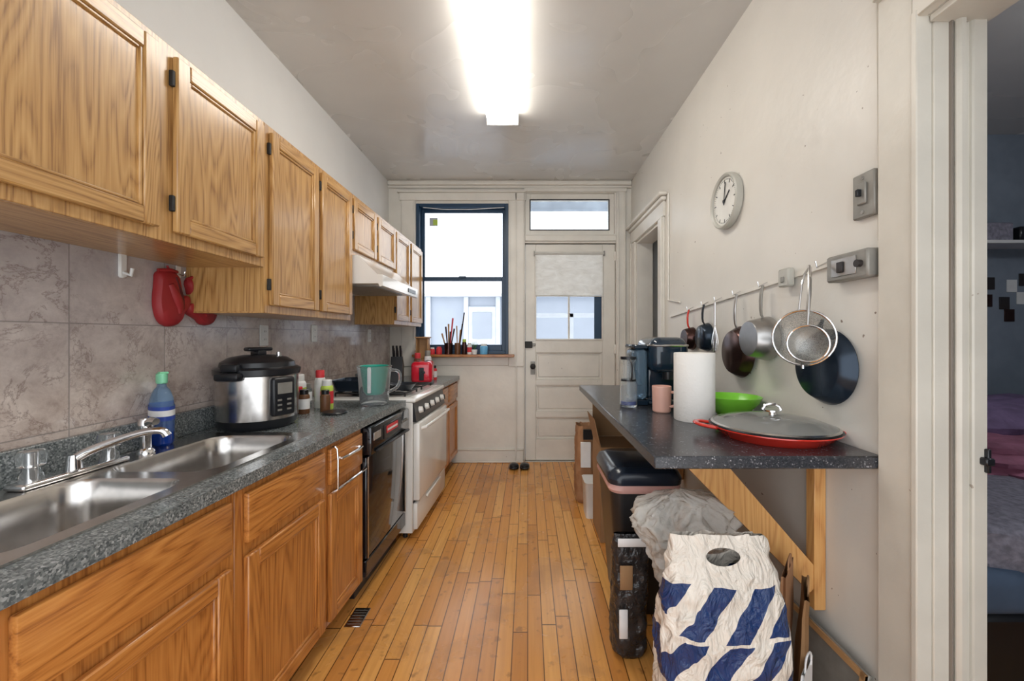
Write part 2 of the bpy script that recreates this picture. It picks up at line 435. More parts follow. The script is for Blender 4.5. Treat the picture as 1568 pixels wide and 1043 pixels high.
# window
w = B('window_1')
def ring(b, x0, x1, z0, z1, y0, y1, wd, m, bot=None, top=None):
    bot = bot or wd; top = top or wd
    b.box(x0, x0+wd, y0, y1, z0, z1, m, .003).box(x1-wd, x1, y0, y1, z0, z1, m, .003)
    b.box(x0+wd, x1-wd, y0, y1, z0, z0+bot, m, .003).box(x0+wd, x1-wd, y0, y1, z1-top, z1, m, .003)
ring(w, WX0, WX1, WZ0, WZ1, BY+.0, BY+.15, .035, navy)
ring(w, WX0+.035, WX1-.035, 1.94, WZ1-.035, BY+.09, BY+.125, .035, navy, .04)
ring(w, WX0+.035, WX1-.035, WZ0+.03, 1.98, BY+.045, BY+.08, .04, navy, .07, .04)
w.box(WX0+.07, WX1-.07, BY+.105, BY+.108, 1.97, WZ1-.07, glass, 0)
w.box(WX0+.07, WX1-.07, BY+.06, BY+.063, WZ0+.09, 1.94, glass, 0)
w.box(-.74, -.66, BY+.03, BY+.045, 1.965, 1.985, navy, .003)
w.tube([(-1.11, BY-.005, 2.71), (-.9, BY-.005, 2.69), (-.6, BY-.005, 2.69), (-.25, BY-.005, 2.71)], .004, white)
w.box(-1.07, -.98, BY+.10, BY+.103, 2.54, 2.63, outw, 0).box(-1.03, -.98, BY+.098, BY+.101, 2.55, 2.61, label_y, 0)
w.done()
sill_m = oak('sill_wood', 0, (.55, .25, .08), (.42, .17, .05), (.25, .09, .03))
B('window_sill').box(-1.2, -.14, BY-.12, BY+.045, 1.122, 1.15, sill_m, .006).done()

tr = B('window_2')
ring(tr, -.03, .925, 2.43, 2.865, BY+.02, BY+.07, .06, trim_m, .05, .07)
tr.box(.03, .865, BY+.04, BY+.043, 2.48, 2.80, frost, 0)
ring(tr, .02, .875, 2.47, 2.805, BY+.012, BY+.02, .012, dframe)
tr.done()
B('porch_beam').box(-.6, 1.6, 4.9, 5.0, 2.88, 3.1, outm, 0).done()

d = B('door_back')
DX0, DX1 = -.026, .936
Yf, Yb = BY+.03, BY+.07
d.box(DX0, .085, Yf, Yb, .012, 2.325, trim_m, .003).box(.80, DX1, Yf, Yb, .012, 2.325, trim_m, .003)
for z0, z1 in ((.012, .235), (.47, .53), (.815, .872), (1.165, 1.305), (2.24, 2.325)):
    d.box(.085, .80, Yf, Yb, z0, z1, trim_m, .003)
for z0, z1 in ((.235, .47), (.53, .815), (.872, 1.165)):
    d.box(.085, .80, Yf+.026, Yb-.004, z0, z1, trim_m, 0)
    ring(d, .085, .80, z0, z1, Yf+.010, Yf+.03, .012, trim_m)
    d.box(.115, .77, Yf+.018, Yf+.03, z0+.03, z1-.03, trim_m, .006)
ring(d, .075, .81, 1.295, 2.25, Yf-.010, Yf+.014, .018, trim_m)
d.box(.085, .80, Yf+.02, Yf+.024, 1.305, 2.24, glass, 0)
d.box(.715, .80, Yf+.005, Yf+.018, 1.31, 1.78, navy, .004)
d.box(.435, .455, Yf+.03, Yf+.045, 1.31, 1.78, trim_m, .002)
d.box(-.03, .05, Yf-.03, Yf, 1.215, 1.285, blacki, .006)
d.box(.035, .085, Yf-.02, Yf, 1.235, 1.265, greym, .004)
d.cyl((.055, Yf, 1.02), (.055, Yf-.05, 1.02), .014, greym)
d.ell((.055, Yf-.055, 1.02), (.03, .02, .03), blacki)
d.box(.03, .08, Yf-.004, Yf, .93, 1.07, greym, .003)
for z in (2.15, 1.15, .3): d.box(.925, .945, Yf-.012, Yf, z, z+.1, trim_m, .003)
vs = []; fs = []; nx, nzv = 60, 30
for j in range(nzv+1):
    for i in range(nx+1):
        u = i/nx; v = j/nzv
        x = .08+.725*u; z = 2.225-.455*v-(.006*math.sin(u*5+.5)+.003*math.cos(u*17))*v
        y = Yf-.018+.007*math.sin(u*12+v*7)*v+.005*math.sin(u*31-v*5)*v
        vs.append((x, y, z))
for j in range(nzv):
    for i in range(nx):
        a = j*(nx+1)+i; fs.append([a, a+1, a+nx+2, a+nx+1])
d.add(vs, fs, shade_m)
d.cyl((.07, Yf-.020, 2.225), (.815, Yf-.020, 2.225), .014, shade_m)
d.cyl((.085, Yf-.020, 1.772), (.80, Yf-.020, 1.768), .007, shade_m)
for x in (.065, .812): d.box(x, x+.01, Yf-.035, Yf, 2.20, 2.25, greym, .001)
d.done()

c = B('trim_hall_door')
for y0, y1 in ((3.24, 3.36), (4.10, 4.22)):
    c.box(RX-.022, RX, y0, y1, 0, 2.3, trim_m, .003)
    c.box(RX-.034, RX-.022, y0 if y0 < 3.5 else y1-.025, y0+.025 if y0 < 3.5 else y1, 0, 2.3, trim_m, .004)
c.box(RX-.024, RX, 3.22, 4.24, 2.3, 2.42, trim_m, .003)
c.box(RX-.045, RX, 3.20, 4.26, 2.42, 2.455, trim_m, .012, seg=2)
c.box(RX-.07, RX, 3.18, 4.27, 2.455, 2.485, trim_m, .008)
c.box(RX, RX+.16, 3.36, 3.385, 0, 2.3, trim_m, .002).box(RX, RX+.16, 4.075, 4.1, 0, 2.3, trim_m, .002)
c.box(RX, RX+.16, 3.385, 4.075, 2.275, 2.3, trim_m, .002)
c.done()
B('wall_hall').box(2.0, 2.1, 3.4, BY+.1, 0, CZ, wallL_m, 0).done()
B('floor_hall').box(1.26, 2.1, 3.4, BY+.1, -.1, 0, floor_m, 0).done()
B('wall_hall_end').box(1.26, 2.0, BY, BY+.1, 0, CZ, wallL_m, 0).done()
B('trim_wall_conduit').tube([(RX-.008, 3.14, 2.45), (RX-.008, 3.14, 1.62), (RX-.008, 2.9, 1.585)], .008, trim_m).done()

c = B('trim_bedroom_door')
c.box(RX-.025, RX+.0, 1.13, 1.245, 0, CZ, post_m, .004)
c.box(RX-.032, RX+.012, 1.112, 1.13, 0, 2.24, post_m, .003)
c.box(RX+.012, RX+.15, 1.108, 1.13, 0, 2.24, post_m, .002)
c.box(RX+.052, RX+.058, 1.10, 1.11, 0, 2.22, groovem, .001)  # thin darker strip drawn for the groove in the jamb
c.box(RX+.062, RX+.09, 1.090, 1.11, 0, 2.22, post_m, .008)
c.box(RX+.108, RX+.150, 1.098, 1.15, 0, 2.28, post_m, .004)
c.box(RX-.03, RX, .03, 1.13, 2.22, 2.36, post_m, .004)
c.box(RX-.045, RX, .03, 1.245, 2.36, 2.39, post_m, .006)
c.box(RX, RX+.16, .15, 1.108, 2.2, 2.22, post_m, .002)
c.done()
B('door_latch').box(1.225, 1.25, 1.080, 1.10, .992, 1.012, black, .003).box(1.238, 1.248, 1.088, 1.1, .97, 1.035, black, .002).done()

# bedroom
B('floor_bedroom').box(1.26, 4.2, -.6, 3.3, -.1, 0, floor_m, 0).done()
B('wall_bedroom').box(1.26, 4.2, 3.3, 3.4, 0, CZ, bedwall, 0).done()
B('wall_bedroom_side').box(4.1, 4.2, -.6, 3.3, 0, CZ, bedwall, 0).done()
B('wall_bedroom_front').box(1.26, 4.2, -.7, -.6, 0, CZ, bedwall, 0).done()
s = B('bedroom_shelf'); s.box(3.2, 4.08, 3.08, 3.3, 2.05, 2.075, white, .003); s.box(3.3, 3.32, 3.1, 3.3, 1.9, 2.05, greym, .002)
s.done()
B('storage_basket').box(3.45, 3.75, 3.12, 3.28, 2.076, 2.22, bl3, .01).box(3.8, 3.95, 3.12, 3.28, 2.076, 2.19, black, .01).done()
s = B('wall_photos')
for i, (x, z) in enumerate(((3.72, 1.72), (3.9, 1.70), (3.70, 1.58), (3.84, 1.56), (3.98, 1.6), (3.88, 1.46), (4.0, 1.75))):
    s.box(x, x+.08, 3.292, 3.299, z, z+.1, (dframe, white, copper)[i % 3], .001)
s.done()
bd = B('bed')
bd.box(1.62, 4.05, 1.5, 3.25, .0, .30, black, .02)
bd.box(1.6, 4.07, 1.48, 3.27, .30, .47, matt_m, .05, seg=3)
bd.ell((2.3, 1.95, .53), (.66, .5, .12), bl3, .5, .08, 8, 3)
bd.ell((2.75, 2.35, .62), (.6, .42, .15), bl2, .7, .25, 7, 5)
bd.ell((3.2, 2.8, .70), (.75, .42, .20), blanket, .7, .22, 6, 9)
bd.done()

# ceiling light
l = B('fluorescent_ceiling_light')
l.box(-.28, -.09, 1.80, 2.96, 2.955, CZ, enamel, .004)
pr = []
for i in range(17):
    a = math.pi*i/16; pr.append((-.185-.115*math.copysign(abs(math.cos(a))**.6, math.cos(a)), 1.79, 2.960-.060*math.sin(a)**.5))
l.extr(pr, (0, 1.19, 0), light_m)
l.box(-.302, -.068, 2.98, 2.995, 2.896, 2.98, white, .004).box(-.302, -.068, 1.775, 1.79, 2.896, 2.98, white, .004)
l.done(60)

# ------------------------------------------------------------------ cabinets
def cdoor(b, y0, y1, z0, z1, x, mv, mh, M=None, th=.02, st=.05):
    b.box(x, x+th, y0, y0+st, z0, z1, mv, .004, M).box(x, x+th, y1-st, y1, z0, z1, mv, .004, M)
    b.box(x, x+th, y0+st, y1-st, z0, z0+st, mh, .004, M).box(x, x+th, y0+st, y1-st, z1-st, z1, mh, .004, M)
    b.box(x, x+th*.35, y0+st-.002, y1-st+.002, z0+st-.002, z1-st+.002, mv, 0, M)
    k = .01
    for a0, a1, c0, c1 in ((y0+st, y0+st+k, z0+st, z1-st), (y1-st-k, y1-st, z0+st, z1-st)):
        b.box(x, x+th*.72, a0, a1, c0, c1, mv, .003, M)
    for c0 in (z0+st, z1-st-k):
        b.box(x, x+th*.72, y0+st+k, y1-st-k, c0, c0+k, mh, .003, M)
UX = -1.13
def upper(y0, y1, z0, z1, doors, mv=None):
    b = B('kitchen_wall_cabinet')
    b.box(-1.466, UX-.018, y0, y1, z0+.006, z1, oak_v, .001)
    b.box(-1.466, UX-.018, y0, y1, z0, z0+.006, oak_h, .001)
    b.box(UX-.018, UX, y0, y1, z0, z1, oak_v, .002)
    for a, c_ in doors:
        cdoor(b, a, c_, z0+.035, z1-.03, UX, oak_v, oak_h)
        for zz in (z0+.10, z1-.13):
            b.box(UX+.0, UX+.014, a-.012, a-.001, zz, zz+.05, blacki, .002)
    return b.done()
upper(.15, 1.735, 1.635, 2.26, ((.22, .69), (.73, 1.225), (1.285, 1.71)))
upper(1.737, 2.585, 1.44, 2.26, ((1.765, 2.16), (2.195, 2.568)))
upper(2.587, 3.425, 1.865, 2.26, ((2.60, 2.985), (3.02, 3.41)))
upper(3.427, 4.30, 1.44, 2.26, ((3.44, 3.83), (3.885, 4.28)))

K = .04
SH = Matrix(((1, K, 0, -.905), (0, 1, 0, 0), (0, 0, 1, 0), (0, 0, 0, 1)))   # base run is ~2 degrees off the wall
def drawer(b, y0, y1, z0, z1):
    b.box(-.025, -.005, y0, y1, z0, z1, oakb_h, .006, SH, 2)
def base(y0, y1, fr):
    b = B('kitchen_base_cabinet')
    b.box(-.565, -.045, y0, y1, .10, .70, oakb_v, .001, SH)
    b.box(-.565, -.545, y0, y1, .70, .88, oakb_v, .001, SH)
    b.box(-.545, -.045, y0, y0+.018, .70, .88, oakb_v, .001, SH).box(-.545, -.045, y1-.018, y1, .70, .88, oakb_v, .001, SH)
    b.box(-.045, -.025, y0, y1, .09, .88, oakb_v, .002, SH)
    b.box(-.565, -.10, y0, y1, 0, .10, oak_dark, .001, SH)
    for kind, a, c_, z0, z1 in fr:
        if kind == 'd': cdoor(b, a, c_, z0, z1, -.025, oakb_v, oakb_h, SH)
        else: drawer(b, a, c_, z0, z1)
    return b
base(.25, 1.215, (('w', .27, .66, .70, .855), ('w', .70, 1.185, .70, .855), ('d', .27, .66, .11, .66), ('d', .70, 1.185, .11, .66))).done()
base(1.217, 1.71, (('w', 1.25, 1.69, .70, .855), ('d', 1.25, 1.69, .11, .66))).done()
b = base(1.712, 2.055, (('w', 1.735, 2.035, .70, .855), ('d', 1.735, 2.035, .11, .66)))
b.tube([(-.005, 1.79, .80), (.022, 1.79, .80), (.022, 1.98, .80), (-.005, 1.98, .80)], .007, chrome, 8, SH, 1)
b.tube([(-.005, 1.745, .665), (.018, 1.745, .68), (.018, 2.03, .68), (-.005, 2.03, .665)], .006, chrome, 8, SH, 1)
b.tube([(.018, 1.745, .68), (.018, 1.745, .85), (.004, 1.745, .865), (-.01, 1.745, .86)], .004, chrome, 8, SH, 1)
b.done()
base(3.455, 4.30, (('w', 3.475, 3.86, .70, .855), ('w', 3.9, 4.28, .70, .855), ('d', 3.475, 3.86, .11, .66), ('d', 3.9, 4.28, .11, .66))).done()

# countertop
fx = lambda y: -.905+K*y
hole = [(fx(y)+x, y) for x, y in rrect(-.535, -.09, .695, 1.73, .04)]
ct = B('kitchen_countertop')
ct.plate([(-1.466, .0), (fx(0), .0), (fx(2.655), 2.655), (-1.466, 2.655)], [hole], XY, .882, .92, counter_m)
ct.plate([(-1.466, 3.445), (fx(3.445)+.01, 3.445), (fx(4.3)+.01, 4.3), (-1.466, 4.3)], [], XY, .882, .92, counter_m)
ct.box(-1.466, -1.444, 0, 2.655, .92, 1.02, counter_m, .003).box(-1.466, -1.444, 3.445, 4.3, .92, 1.02, counter_m, .003)
ct.done()

# sink
s = B('kitchen_sink')
bowls = [rrect(-.455, -.118, .745, 1.18, .07), rrect(-.455, -.118, 1.235, 1.69, .07)]
s.plate(rrect(-.548, -.075, .68, 1.745, .05), bowls, XY, .9205, .926, steel, SH)
for x0, x1, y0, y1 in ((-.455, -.118, .745, 1.18), (-.455, -.118, 1.235, 1.69)):
    loops = [(0, .926, .07), (.006, .915, .07), (.012, .85, .07), (.018, .79, .07), (.04, .765, .06), (.085, .757, .05)]
    vs = []; fs = []; n = None
    for ins, z, r in loops:
        l = rrect(x0+ins, x1-ins, y0+ins, y1-ins, r); n = len(l); vs += [(p[0], p[1], z) for p in l]
    for j in range(len(loops)-1):
        for i in range(n): fs.append([j*n+i, j*n+(i+1) % n, (j+1)*n+(i+1) % n, (j+1)*n+i])
    fs.append([(len(loops)-1)*n+i for i in range(n)])
    s.add(vs, fs, steel, SH)
    s.lathe([(.04, .0), (.04, .003), (.03, .003), (.012, -.002), (0, -.002)], chrome, SH @ T((x0+x1)/2, (y0+y1)/2, .7575))
s.done(30)
f = B('sink_faucet')
FM = SH @ T(-.50, 1.21, .926)
f.box(-.03, .03, -.14, .14, 0, .018, chrome, .012, FM, 3)
for yy in (-.1, .1):
    f.lathe([(.024, .018), (.022, .035), (.016, .045), (.016, .055), (.026, .06), (.03, .085), (.024, .10), (0, .102)], clear, FM @ T(0, yy, 0))
    f.lathe([(.012, .018), (.012, .095), (0, .096)], chrome, FM @ T(0, yy, 0))
f.cyl((0, 0, .018), (0, 0, .06), .02, chrome, .015, M=FM)
f.tube([(0, 0, .045), (.03, .02, .07), (.15, .05, .115), (.205, .065, .12), (.215, .07, .10)], [.014, .013, .011, .011, .012], chrome, 14, FM, 2)
f.done()
f = B('sink_sprayer')
FM = SH @ T(-.50, 1.43, .926)
f.lathe([(.026, 0), (.024, .012), (.016, .02), (.015, .06), (.02, .075), (.022, .11), (.016, .125), (0, .127)], chrome, FM)
f.tube([(0, 0, .10), (.03, -.01, .118), (.05, -.015, .115)], [.016, .014, .012], chrome, 12, FM)
f.done()

# dishwasher
b = B('dishwasher'); y0, y1 = 2.062, 2.648
b.box(-.56, -.03, y0, y1, .10, .875, black, .003, SH)
b.box(-.03, .0, y0+.004, y1-.004, .20, .72, blackg, .006, SH, 2)
b.box(-.03, .025, y0+.004, y1-.004, .73, .872, blackg, .008, SH, 2)
b.box(-.03, .0, y0+.004, y1-.004, .105, .19, blackg, .004, SH)
b.box(-.10, -.06, y0, y1, .0, .10, black, .002, SH)
b.box(.0, .006, y0+.012, y0+.02, .2, .72, steel, .001, SH).box(.0, .006, y1-.02, y1-.012, .2, .72, steel, .001, SH)
b.box(.025, .03, y0+.16, y0+.42, .775, .85, black, .003, SH)
b.box(.03, .033, y0+.19, y0+.36, .80, .84, label_r, .001, SH).box(.033, .0335, y0+.2, y0+.35, .812, .824, label_w, 0, SH)
b.box(.025, .045, y0+.05, y1-.05, .735, .75, black, .004, SH)
b.box(.025, .0285, y0+.03, y0+.12, .80, .84, steel, .001, SH)
for i in range(4): b.box(.025, .029, y1-.14+i*.028, y1-.122+i*.028, .80, .815, greym, .001, SH)
b.done()

# gas range
b = B('gas_range'); y0, y1 = 2.665, 3.435
b.box(-.56, .04, y0, y1, .04, .90, enamel, .004, SH)
for yy in (y0+.04, y1-.04):
    b.cyl((-.02, yy, 0), (-.02, yy, .04), .015, black, M=SH).cyl((-.5, yy, 0), (-.5, yy, .04), .015, black, M=SH)
b.box(.04, .07, y0+.01, y1-.01, .06, .235, enamel, .01, SH, 2)
b.box(.07, .085, y0+.2, y1-.2, .20, .225, enamel, .006, SH)
b.box(.04, .085, y0+.01, y1-.01, .25, .765, enamel, .012, SH, 2)
b.box(.04, .045, y0+.01, y1-.01, .236, .249, black, 0, SH)
b.tube([(.08, y0+.06, .72), (.12, y0+.06, .735), (.12, y1-.06, .735), (.08, y1-.06, .72)], .012, enamel, 10, SH, 1)
b.extr([(-.02, y0+.004, .775), (.065, y0+.004, .775), (.045, y0+.004, .90), (-.02, y0+.004, .90)], (0, y1-y0-.008, 0), black, SH)
for i in range(5):
    yy = y0+.1+i*.142
    KM = SH @ T(.057, yy, .838) @ Matrix.Rotation(math.radians(80), 4, 'Y')
    b.lathe([(.024, 0), (.022, .008), (.019, .026), (0, .028)], enamel, KM, seg=20)
    b.box(-.02, .02, -.004, .004, .02, .034, black, .002, KM)
b.box(-.56, .06, y0, y1, .90, .928, enamel, .01, SH, 3)
b.box(-.52, .01, y0+.04, y1-.04, .928, .931, enamel, .001, SH)
for gx in (-.14, -.40):
    for gy in (y0+.2, y1-.2):
        GM = SH @ T(gx, gy, .93)
        b.lathe([(.05, 0), (.05, .012), (.03, .016), (0, .016)], blacki, GM, seg=24)
        for (a, c_, e, g) in ((-.11, .11, -.13, -.12), (-.11, .11, .12, .13), (-.11, -.10, -.13, .13), (.10, .11, -.13, .13)):
            b.box(a, c_, e, g, .018, .03, blacki, .003, GM)
        for k in range(4):
            R = GM @ Matrix.Rotation(k*math.pi/2, 4, 'Z')
            b.box(.03, .105, -.005, .005, .022, .034, blacki, .002, R)
        for a in (-1, 1):
            for c_ in (-1, 1): b.cyl((.105*a, .125*c_, 0), (.105*a, .125*c_, .02), .006, blacki, M=GM, seg=8)
b.done()

# hood
h = B('range_hood')
h.extr([(-1.46, 2.60, 1.862), (-1.09, 2.60, 1.862), (-.965, 2.60, 1.74), (-.93, 2.60, 1.735), (-.93, 2.60, 1.665), (-.95, 2.60, 1.66), (-.96, 2.60, 1.68), (-1.46, 2.60, 1.68)], (0, .82, 0), enamel)
h.box(-1.35, -1.02, 2.7, 3.3, 1.672, 1.682, greym, .001)
h.box(-.932, -.926, 3.15, 3.35, 1.685, 1.715, black, .001)
h.done()

# ------------------------------------------------------------------ wall things left
crease = mat('mitt_crease', (.09, .008, .01), .6)
def mitt(name, y, z, ang, sc=1, flip=1):
    b = B(name)
    pts = [(-.045, .11), (.045, .11), (.052, .05), (.060, 0), (.085, .01), (.10, -.005), (.098, -.035), (.075, -.06), (.058, -.08), (.05, -.105), (.02, -.125), (-.02, -.125), (-.05, -.10), (-.062, -.05), (-.06, 0), (-.05, .05)]
    pts = [(p[0]*flip*sc, p[1]*sc) for p in pts]
    for _ in range(2):
        q = []
        for i in range(len(pts)):
            a, c_ = pts[i], pts[(i+1) % len(pts)]
            q += [(a[0]*.75+c_[0]*.25, a[1]*.75+c_[1]*.25), (a[0]*.25+c_[0]*.75, a[1]*.25+c_[1]*.75)]
        pts = q
    M = wallL(y, z) @ Matrix.Rotation(ang, 4, 'Z')
    n = len(pts); vs = []; fs = []
    lay = [(1, .002), (1.03, .010), (1.0, .024), (.9, .034), (.6, .039), (.25, .04)]
    cx = sum(p[0] for p in pts)/n; cy = sum(p[1] for p in pts)/n
    for k, zz in lay: vs += [(cx+(p[0]-cx)*k, cy+(p[1]-cy)*k, zz) for p in pts]
    for j in range(len(lay)-1):
        for i in range(n): fs.append([j*n+i, j*n+(i+1) % n, (j+1)*n+(i+1) % n, (j+1)*n+i])
    fs.append(list(range(n))[::-1]); fs.append([(len(lay)-1)*n+i for i in range(n)])
    b.add(vs, fs, red, M)
    b.tube([(.02*flip, .08, .036), (.042*flip, .0, .034), (.048*flip, -.05, .034)], [.003, .010, .005], crease, 8, M, 1)
    b.tube([(-.01*flip, .05, .040), (.012*flip, .0, .042), (.03*flip, -.04, .038), (.026*flip, -.07, .038)], [.012, .02, .018, .008], red, 10, M, 2, .6)
    b.tube([(-.045*sc, .108*sc, .02), (0, .112*sc, .035), (.045*sc, .108*sc, .02)], .007, red, 8, M)
    b.tube([(0, .105*sc, .03), (0, .13*sc, .02)], .004, red, 8, M)
    return b.done()
mitt('oven_mitt', 1.635, 1.50, math.radians(4), .95)
mitt('oven_mitt', 1.800, 1.505, math.radians(24), .95, -1)
h = B('wall_hook'); h.box(-1.468, -1.462, 1.685, 1.71, 1.585, 1.635, white, .003).tube([(-1.462, 1.697, 1.60), (-1.44, 1.697, 1.595), (-1.435, 1.697, 1.61)], .004, chrome); h.done()
h = B('wall_hook'); h.box(-1.468, -1.455, 1.445, 1.475, 1.55, 1.64, white, .006).tube([(-1.455, 1.46, 1.57), (-1.43, 1.46, 1.56), (-1.425, 1.46, 1.585)], .006, white); h.done()
def outlet(y, z, nm='electrical_outlet'):
    b = B(nm); M = wallL(y, z)
    b.box(-.036, .036, -.058, .058, 0, .006, white, .003, M)
    for v in (-.022, .022):
        b.box(-.016, .016, v-.014, v+.014, .006, .009, white, .004, M)
        for u in (-.006, .006): b.box(u-.0015, u+.0015, v-.005, v+.005, .009, .0095, black, 0, M)
    b.done()
outlet(2.25, 1.345); outlet(2.78, 1.36); outlet(3.75, 1.345)

# ------------------------------------------------------------------ counter-top items
b = B('dish_soap_bottle')
M = T(-1.41, 1.56, .9265, .9) @ Matrix.Diagonal((.62, 1.15, 1, 1))
b.lathe([(0, 0), (.05, 0), (.058, .01), (.058, .08), (.055, .118), (0, .118)], bluel, M)
b.lathe([(.0585, .118), (.06, .14), (.055, .175), (.04, .205), (.024, .22), (.02, .235), (0, .235)], blueclear, M)
b.lathe([(.0595, .05), (.0605, .15)], blueclear, M)
b.lathe([(.0608, .095), (.0612, .148)], label_b, M)
b.lathe([(.0616, .112), (.0617, .134)], label_w, M)
b.lathe([(.024, .232), (.028, .236), (.028, .262), (.026, .27), (0, .272)], greenc, M)
b.box(-.016, .030, -.016, .016, .268, .276, greenc, .003, M)
b.done()
b = B('electric_pressure_cooker'); M = T(-1.27, 1.91, .9205, math.radians(-28))
R = .165
b.lathe([(0, 0), (R*.86, 0), (R*.95, .015), (R*.97, .04), (R, .045)], black, M)
b.lathe([(R, .045), (R, .235), (R*1.0, .24)], steel, M, seg=64)
b.lathe([(R, .24), (R+.008, .245), (R+.01, .27), (R*.98, .278), (R*.93, .28), (R*.9, .30), (R*.7, .322), (R*.4, .332), (0, .334)], black, M, seg=64)
b.box(-.035, .035, -.02, .02, .328, .355, black, .008, M, 2).box(-.025, .025, -.055, .055, .350, .368, black, .012, M, 3)
b.cyl((-.07, .06, .31), (-.07, .06, .36), .017, black, .012, M=M); b.cyl((.06, .06, .31), (.06, .06, .345), .01, chrome, M=M)
for sgn in (-1, 1):
    MM = M @ Matrix.Rotation(math.radians(-65), 4, 'Z')
    b.box(sgn*(R-.01), sgn*(R+.035), -.055, .055, .225, .262, black, .012, MM, 2)
    b.box(sgn*(R-.01), sgn*(R+.02), -.04, .04, .262, .30, black, .012, MM, 2)
MM = M @ Matrix.Rotation(math.radians(5), 4, 'Z')
b.box(R-.02, R+.018, -.055, .055, .06, .235, black, .014, MM, 3)
b.box(R+.018, R+.0195, -.035, .035, .16, .21, greym, .001, MM)
for i in range(3):
    for j in range(2): b.box(R+.018, R+.0195, -.035+j*.045, -.015+j*.045, .085+i*.022, .093+i*.022, greym, 0, MM)
b.done()
def jar(name, x, y, r, h, body, cap, lab=None, z=.9205):
    b = B(name); M = T(x, y, z)
    b.lathe([(0, 0), (r*.95, 0), (r, .004), (r, h*.72), (r*.9, h*.78), (r*.7, h*.82), (0, h*.82)], body, M, seg=24)
    b.lathe([(r*.78, h*.8), (r*.78, h*.98), (r*.7, h), (0, h)], cap, M, seg=24)
    if lab: b.lathe([(r*1.01, h*.2), (r*1.01, h*.62)], lab, M, seg=24)
    b.done()
jar('vitamin_bottle', -1.33, 2.34, .045, .20, label_w, white, label_y)
jar('sauce_bottle', -1.22, 2.38, .03, .22, white, label_r, label_w)
jar('spice_jar', -1.215, 2.20, .028, .13, brownj, black, label_w)
jar('spice_jar', -1.13, 2.26, .026, .12, brownj, black, None)
jar('spice_jar', -1.155, 2.33, .034, .17, label_y, white, label_r)
jar('spice_jar', -1.27, 2.24, .028, .14, brownj, label_r, label_y)
jar('glass_jar', -1.36, 2.48, .035, .13, clear, greym, label_w)
b = B('jar_lid'); b.lathe([(0, 0), (.06, 0), (.065, .006), (.06, .012), (0, .012)], black, T(-1.05, 2.20, .9205)); b.done()
b = B('roasting_pan')
l0 = rrect(-.13, .13, -.11, .11, .04); l1 = rrect(-.15, .15, -.13, .13, .05); n = len(l0)
vs = [(p[0], p[1], 0) for p in l0]+[(p[0], p[1], .07) for p in l1]
fs = [[i, (i+1) % n, n+(i+1) % n, n+i] for i in range(n)]+[list(range(n))]
M = T(-1.18, 2.84, .967)
b.add(vs, fs, panblue, M)
b.tube([(p[0], p[1], .07) for p in l1]+[(l1[0][0], l1[0][1], .07)], .004, panblue, 6, M); b.done()
b = B('frying_pan'); M = T(-.90, 2.86, .966)
b.lathe([(0, 0), (.08, 0), (.105, .035), (.11, .04), (.102, .035), (.077, .005), (0, .005)], panblk, M)
b.tube([(-.02, -.10, .035), (-.04, -.16, .05), (-.06, -.2, .055)], [.008, .01, .012], black, 10, M); b.done()
b = B('measuring_jug'); M = T(-.935, 2.47, .9205)
b.lathe([(0, 0), (.075, 0), (.082, .01), (.1, .235), (.104, .24), (.097, .235), (.079, .012), (0, .01)], clear, M)
b.tube([(.07, .07, .21), (.125, .11, .20), (.12, .11, .10), (.062, .058, .07)], .01, clear, 10, M, 2)
M = T(-.935, 2.47, .934)
b.lathe([(0, .055), (.045, .055), (.062, .075), (.082, .225), (.085, .228), (.08, .222), (.056, .08), (0, .065)], teal, M)
b.box(-.01, .01, -.088, -.074, .07, .22, label_w, .003, M)
b.done()
b = B('toaster'); M = T(-.93, 3.60, .9205, .15)
b.box(-.09, .09, -.13, .13, .012, .20, redt, .035, M, 4)
b.box(-.085, .085, -.125, .125, 0, .02, black, .004, M)
for sx in (-.035, .035): b.box(sx-.014, sx+.014, -.1, .1, .198, .202, black, .001, M)
b.box(.0, .03, -.145, -.128, .10, .12, black, .004, M); b.box(-.02, .02, -.134, -.129, .04, .15, black, .003, M)
b.done()
b = B('knife_block'); M = T(-1.15, 3.56, .9205, .2)
b.extr([(-.05, -.08, 0), (-.05, .09, 0), (-.05, .12, .16), (-.05, -.0, .24)], (.1, 0, 0), black, M)
for i in range(3):
    for j in range(3):
        p = Vector((-.03+.03*i, .02+.035*j, .235-.022*j)); b.tube([p, p+Vector((0, -.04, .1))], .009, black, 8, M)
b.done()
jar('sauce_bottle', -1.05, 3.86, .035, .26, brownj, label_r, label_w)
jar('oil_bottle', -.98, 3.97, .035, .28, label_w, greym, label_y)
jar('spice_jar', -.90, 3.88, .03, .14, label_r, black, label_w)
b = B('wooden_box'); b.box(-1.12, -1.0, 4.05, 4.15, .9205, 1.11, woodsp, .006).box(-1.12, -1.11, 4.05, 4.15, 1.11, 1.32, woodsp, .003).box(-1.01, -1.0, 4.05, 4.15, 1.11, 1.32, woodsp, .003).box(-1.11, -1.01, 4.14, 4.15, 1.11, 1.32, woodsp, .003).box(-1.13, -.99, 4.04, 4.16, 1.32, 1.335, woodsp, .003); b.done()
jar('candle_jar', -.93, 4.25, .03, .08, label_r, label_r, None, 1.1505)
jar('candle_jar', -1.0, 4.25, .025, .07, label_r, label_w, None, 1.1505)
b = B('brush_holder'); b.lathe([(0, 0), (.04, 0), (.045, .12), (.04, .12), (.036, .01), (0, .01)], copper, T(-.83, 4.25, 1.1505))
for i, (dx, dz) in enumerate(((-.07, .20), (-.03, .27), (.02, .22), (.045, .36), (.0, .30), (.06, .25))):
    b.cyl((-.83+dx*.2, 4.25, 1.17), (-.83+dx, 4.25, 1.17+dz), .005, (woodsp, copper, black, label_r)[i % 4], .009, 8)
b.done()
